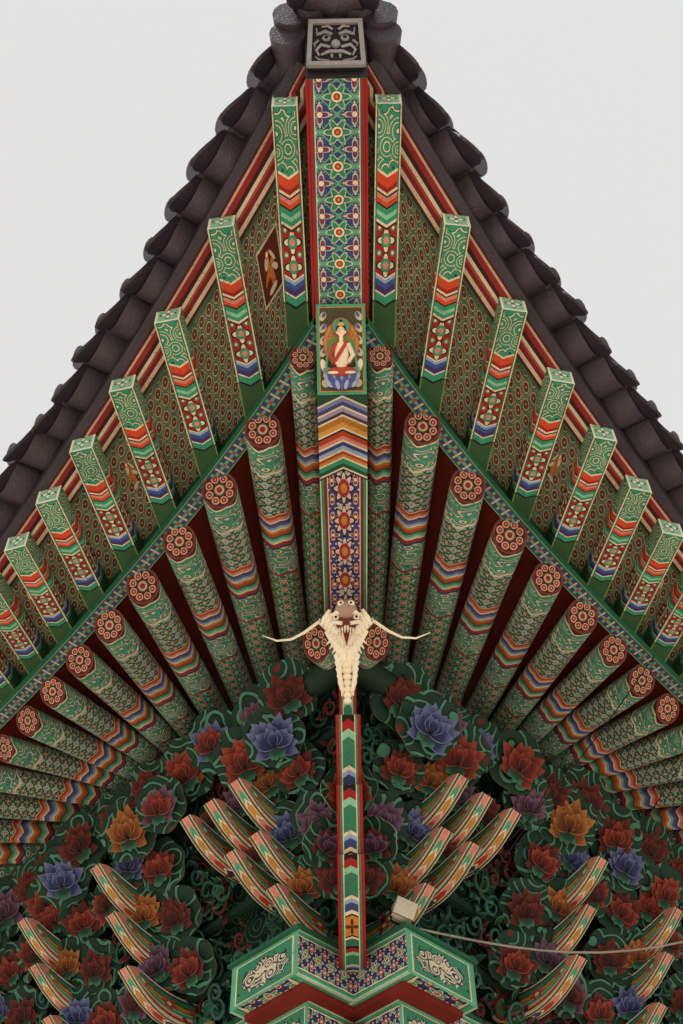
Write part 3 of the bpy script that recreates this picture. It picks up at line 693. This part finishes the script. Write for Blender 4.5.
# ---------------------------------------------------------------- dragon head
mb=MB(); D=Vector((0,6.52,6.52)); fw=Vector((0,-.66,-.75)).normalized(); dn=Xv.cross(fw).normalized(); 
if dn.y>0: dn=-dn
def Dp(x,y,l): return D+Xv*x+dn*y+fw*l
DR=plain("dragon_red_paint",'#7a3a30'); MAN=plain("dragon_mane_cream",'#ece5d6',dirt=.3,flake=False)
mb.ell(Dp(0,.12,-.03),(Xv*.125,dn*.15,fw*.16),DR,16,12)
mb.ell(Dp(0,.22,.07),(Xv*.085,dn*.075,fw*.10),plain("dragon_snout_pink",'#b99a90'),14,10)
for k in (-1,1):
    mb.ell(Dp(.038*k,.27,.12),(Xv*.028,dn*.024,fw*.026),MAN); mb.ell(Dp(.038*k,.275,.143),(Xv*.010,dn*.009,fw*.01),BLK)
    mb.ell(Dp(.075*k,.165,.10),(Xv*.026,dn*.024,fw*.024),BONE); mb.ell(Dp(.078*k,.168,.12),(Xv*.011,dn*.011,fw*.009),BLK)
    mb.tube([Dp(.02*k,.19,.13),Dp(.07*k,.205,.12),Dp(.12*k,.17,.06)],[.013,.018,.006],MAN,n=8)
    mb.tube([Dp(.03*k,.12,.14),Dp(.09*k,.13,.12),Dp(.13*k,.09,.06)],[.015,.018,.006],MAN,n=8)
    mb.tube([Dp(.10*k,.16,-.02),Dp(.14*k,.20,-.02),Dp(.15*k,.23,0)],[.022,.024,.005],DR,n=8)
    hp=[Dp(.05*k,.15,0),Dp(.14*k,.16,.02),Dp(.22*k,.12,.03),Dp(.32*k,.05,.04),Dp(.42*k,.0,.03),Dp(.53*k,-.01,.02),Dp(.64*k,.03,.0)]
    mb.tube(hp,[.014,.013,.013,.012,.010,.008,.003],BONE,n=10)
    for j in range(5): mb.tube([Dp(.010*k+.019*j*k,.100-.007*j,.12-.01*j),Dp(.011*k+.020*j*k,.045-.007*j,.15-.01*j)],[.010,.003],BONE,n=6)
    for j in range(7):
        x=k*(.02+.020*j); y=.06+.026*j
        mb.tube([Dp(x*.9,y,.05),Dp(x*1.15,y-.06,.09),Dp(x*1.30,y-.11,.07),Dp(x*1.42+.01*k,y-.09,.05),Dp(x*1.36+.01*k,y-.06,.04)],[.014,.024,.018,.011,.004],MAN,n=7)
        mb.tube([Dp(x*.7,y-.10,.04),Dp(x*1.05,y-.17,.07),Dp(x*.85,y-.26+.005*j,.05),Dp(x*1.0+.012*k,y-.32+.01*j,.03)],[.014,.022,.016,.004],MAN if j%3 else BONE,n=7)
    for j in range(5):
        mb.tube([Dp(.02*k+.010*j*k,-.06-.05*j,.04),Dp((.085-.008*j)*k,-.13-.05*j,.07),Dp((.06-.006*j)*k,-.20-.05*j,.05),Dp((.085-.01*j)*k,-.235-.05*j,.04)],[.014,.020,.014,.004],MAN,n=7)
mb.ell(Dp(0,.03,.05),(Xv*.06,dn*.05,fw*.07),MAN)
mb.tube([Dp(0,.08,.10),Dp(0,.03,.15),Dp(0,-.03,.14)],[.022,.02,.006],REDM,n=8)
for j in range(10):
    y=-.06-.046*j
    mb.ell(Dp(0,y,.03),(Xv*(.058-.003*j),dn*.03,fw*.04),MAN if j%2==0 else BONE,10,6)
mb.obj("dragon_head_carving")
# ---------------------------------------------------------------- floodlight and cables
mb=MB(); LW=plain("floodlight_casing",'#c9c1b4',dirt=.2,flake=False)
q=Vector((.37,8.06,5.02)); ax=Vector((.25,-.85,-.15)).normalized(); sx=ax.cross(Z).normalized(); uz=sx.cross(ax)
sx=(sx*.95+uz*.28).normalized(); uz=sx.cross(ax)
c=q+Z*.10
mb.prism(c-ax*.04-uz*.06,c+ax*.10-uz*.06,sx*.15,uz*.12,LW)
mb.prism(c+ax*.101-uz*.068,c+ax*.12-uz*.068,sx*.165,uz*.136,plain("floodlight_rim",'#8f877c'),None,plain("floodlight_glass",'#cfcabd',rough=.2,bump=0))
for k in (-1,1): mb.prism(q+sx*.09*k,q+sx*.09*k+Z*.11,sx*.01,ax*.025,BLK)
mb.prism(q-sx*.09,q+sx*.09,ax*.025,Z*.01,BLK)
mb.obj("floodlight")
mb=MB(); CB=plain("cable_sheath",'#9d9a96',bump=0)
p0=Vector((.46,8.1,5.03));p1=Vector((3.4,9.0,5.6))
mb.tube([p0.lerp(p1,t/12)-Z*(.25*math.sin(math.pi*t/12)) for t in range(13)],.009,CB,n=6)
mb.obj("electric_cable")
for (q0,q1) in ((W(655,655,6.55),W(512,838,5.6)),(W(570,745,6.3),W(495,870,5.4)),(W(683,760,6.3),W(560,935,5.2))):
    mb=MB()
    mb.tube([q0.lerp(q1,t/10)+Vector((0,-.0,-.06*math.sin(math.pi*t/10))) for t in range(11)],.0045,BLK,n=5)
    mb.obj("lightning_wire")
# ---------------------------------------------------------------- ground
def m_ground():
    mt=start("courtyard_paving"); n=NT.nodes.new('ShaderNodeTexBrick'); t=NT.nodes.new('ShaderNodeTexCoord'); NT.links.new(t.outputs['Object'],n.inputs['Vector'])
    n.inputs['Scale'].default_value=1.0; n.inputs['Color1'].default_value=hx('#c2b7a5'); n.inputs['Color2'].default_value=hx('#b6ab9a'); n.inputs['Mortar'].default_value=hx('#8f8574'); n.inputs['Mortar Size'].default_value=.01
    return fin(mt,X(n.outputs[0]),rough=.85,dirt=.15,mute=0,flake=False)
GM=m_ground()
mb=MB(); mb.face([Vector((-900,-900,-1.6)),Vector((900,-900,-1.6)),Vector((900,900,-1.6)),Vector((-900,900,-1.6))],GM); mb.obj("ground")
mb=MB(); st=plain("granite_platform",'#9a9182',rough=.85,dirt=.2,mute=0)
K=[Fp(1,1.6,-1.6,0),Fp(1,1.6,9.5,0),Vector((0,22,0)),Fp(-1,1.6,9.5,0)]
top=[Vector((k.x,k.y,-1.0)) for k in K]; bot=[Vector((k.x,k.y,-1.65)) for k in K]
mb.face(top,st)
for k in range(4): mb.face([bot[k],bot[(k+1)%4],top[(k+1)%4],top[k]],st)
mb.obj("stone_platform",temple)
# ---------------------------------------------------------------- world & sun
w=bpy.data.worlds.new("World"); sc.world=w; w.use_nodes=True; NT=w.node_tree
sk=NT.nodes.new('ShaderNodeTexSky'); sk.sky_type='NISHITA'; sk.sun_disc=False; sk.sun_elevation=math.radians(58); sk.sun_rotation=math.radians(160)
hs=NT.nodes.new('ShaderNodeHueSaturation'); hs.inputs['Saturation'].default_value=.15; NT.links.new(sk.outputs[0],hs.inputs['Color'])
mxx=mix(.93,X(hs.outputs[0]),(8.1,8.0,7.95,1)); bg=NT.nodes['Background']; NT.links.new(mxx.k,bg.inputs[0]); bg.inputs[1].default_value=.1
sun=bpy.data.lights.new("sun",'SUN'); sun.energy=3.6; sun.angle=math.radians(12); sun.color=(1,.95,.88)
so=bpy.data.objects.new("sun",sun); sc.collection.objects.link(so)
d=Vector((.35,.38,-.85)); so.rotation_euler=d.to_track_quat('-Z','Y').to_euler()
sc.view_settings.view_transform='Standard'; sc.view_settings.look='None'; sc.view_settings.exposure=0
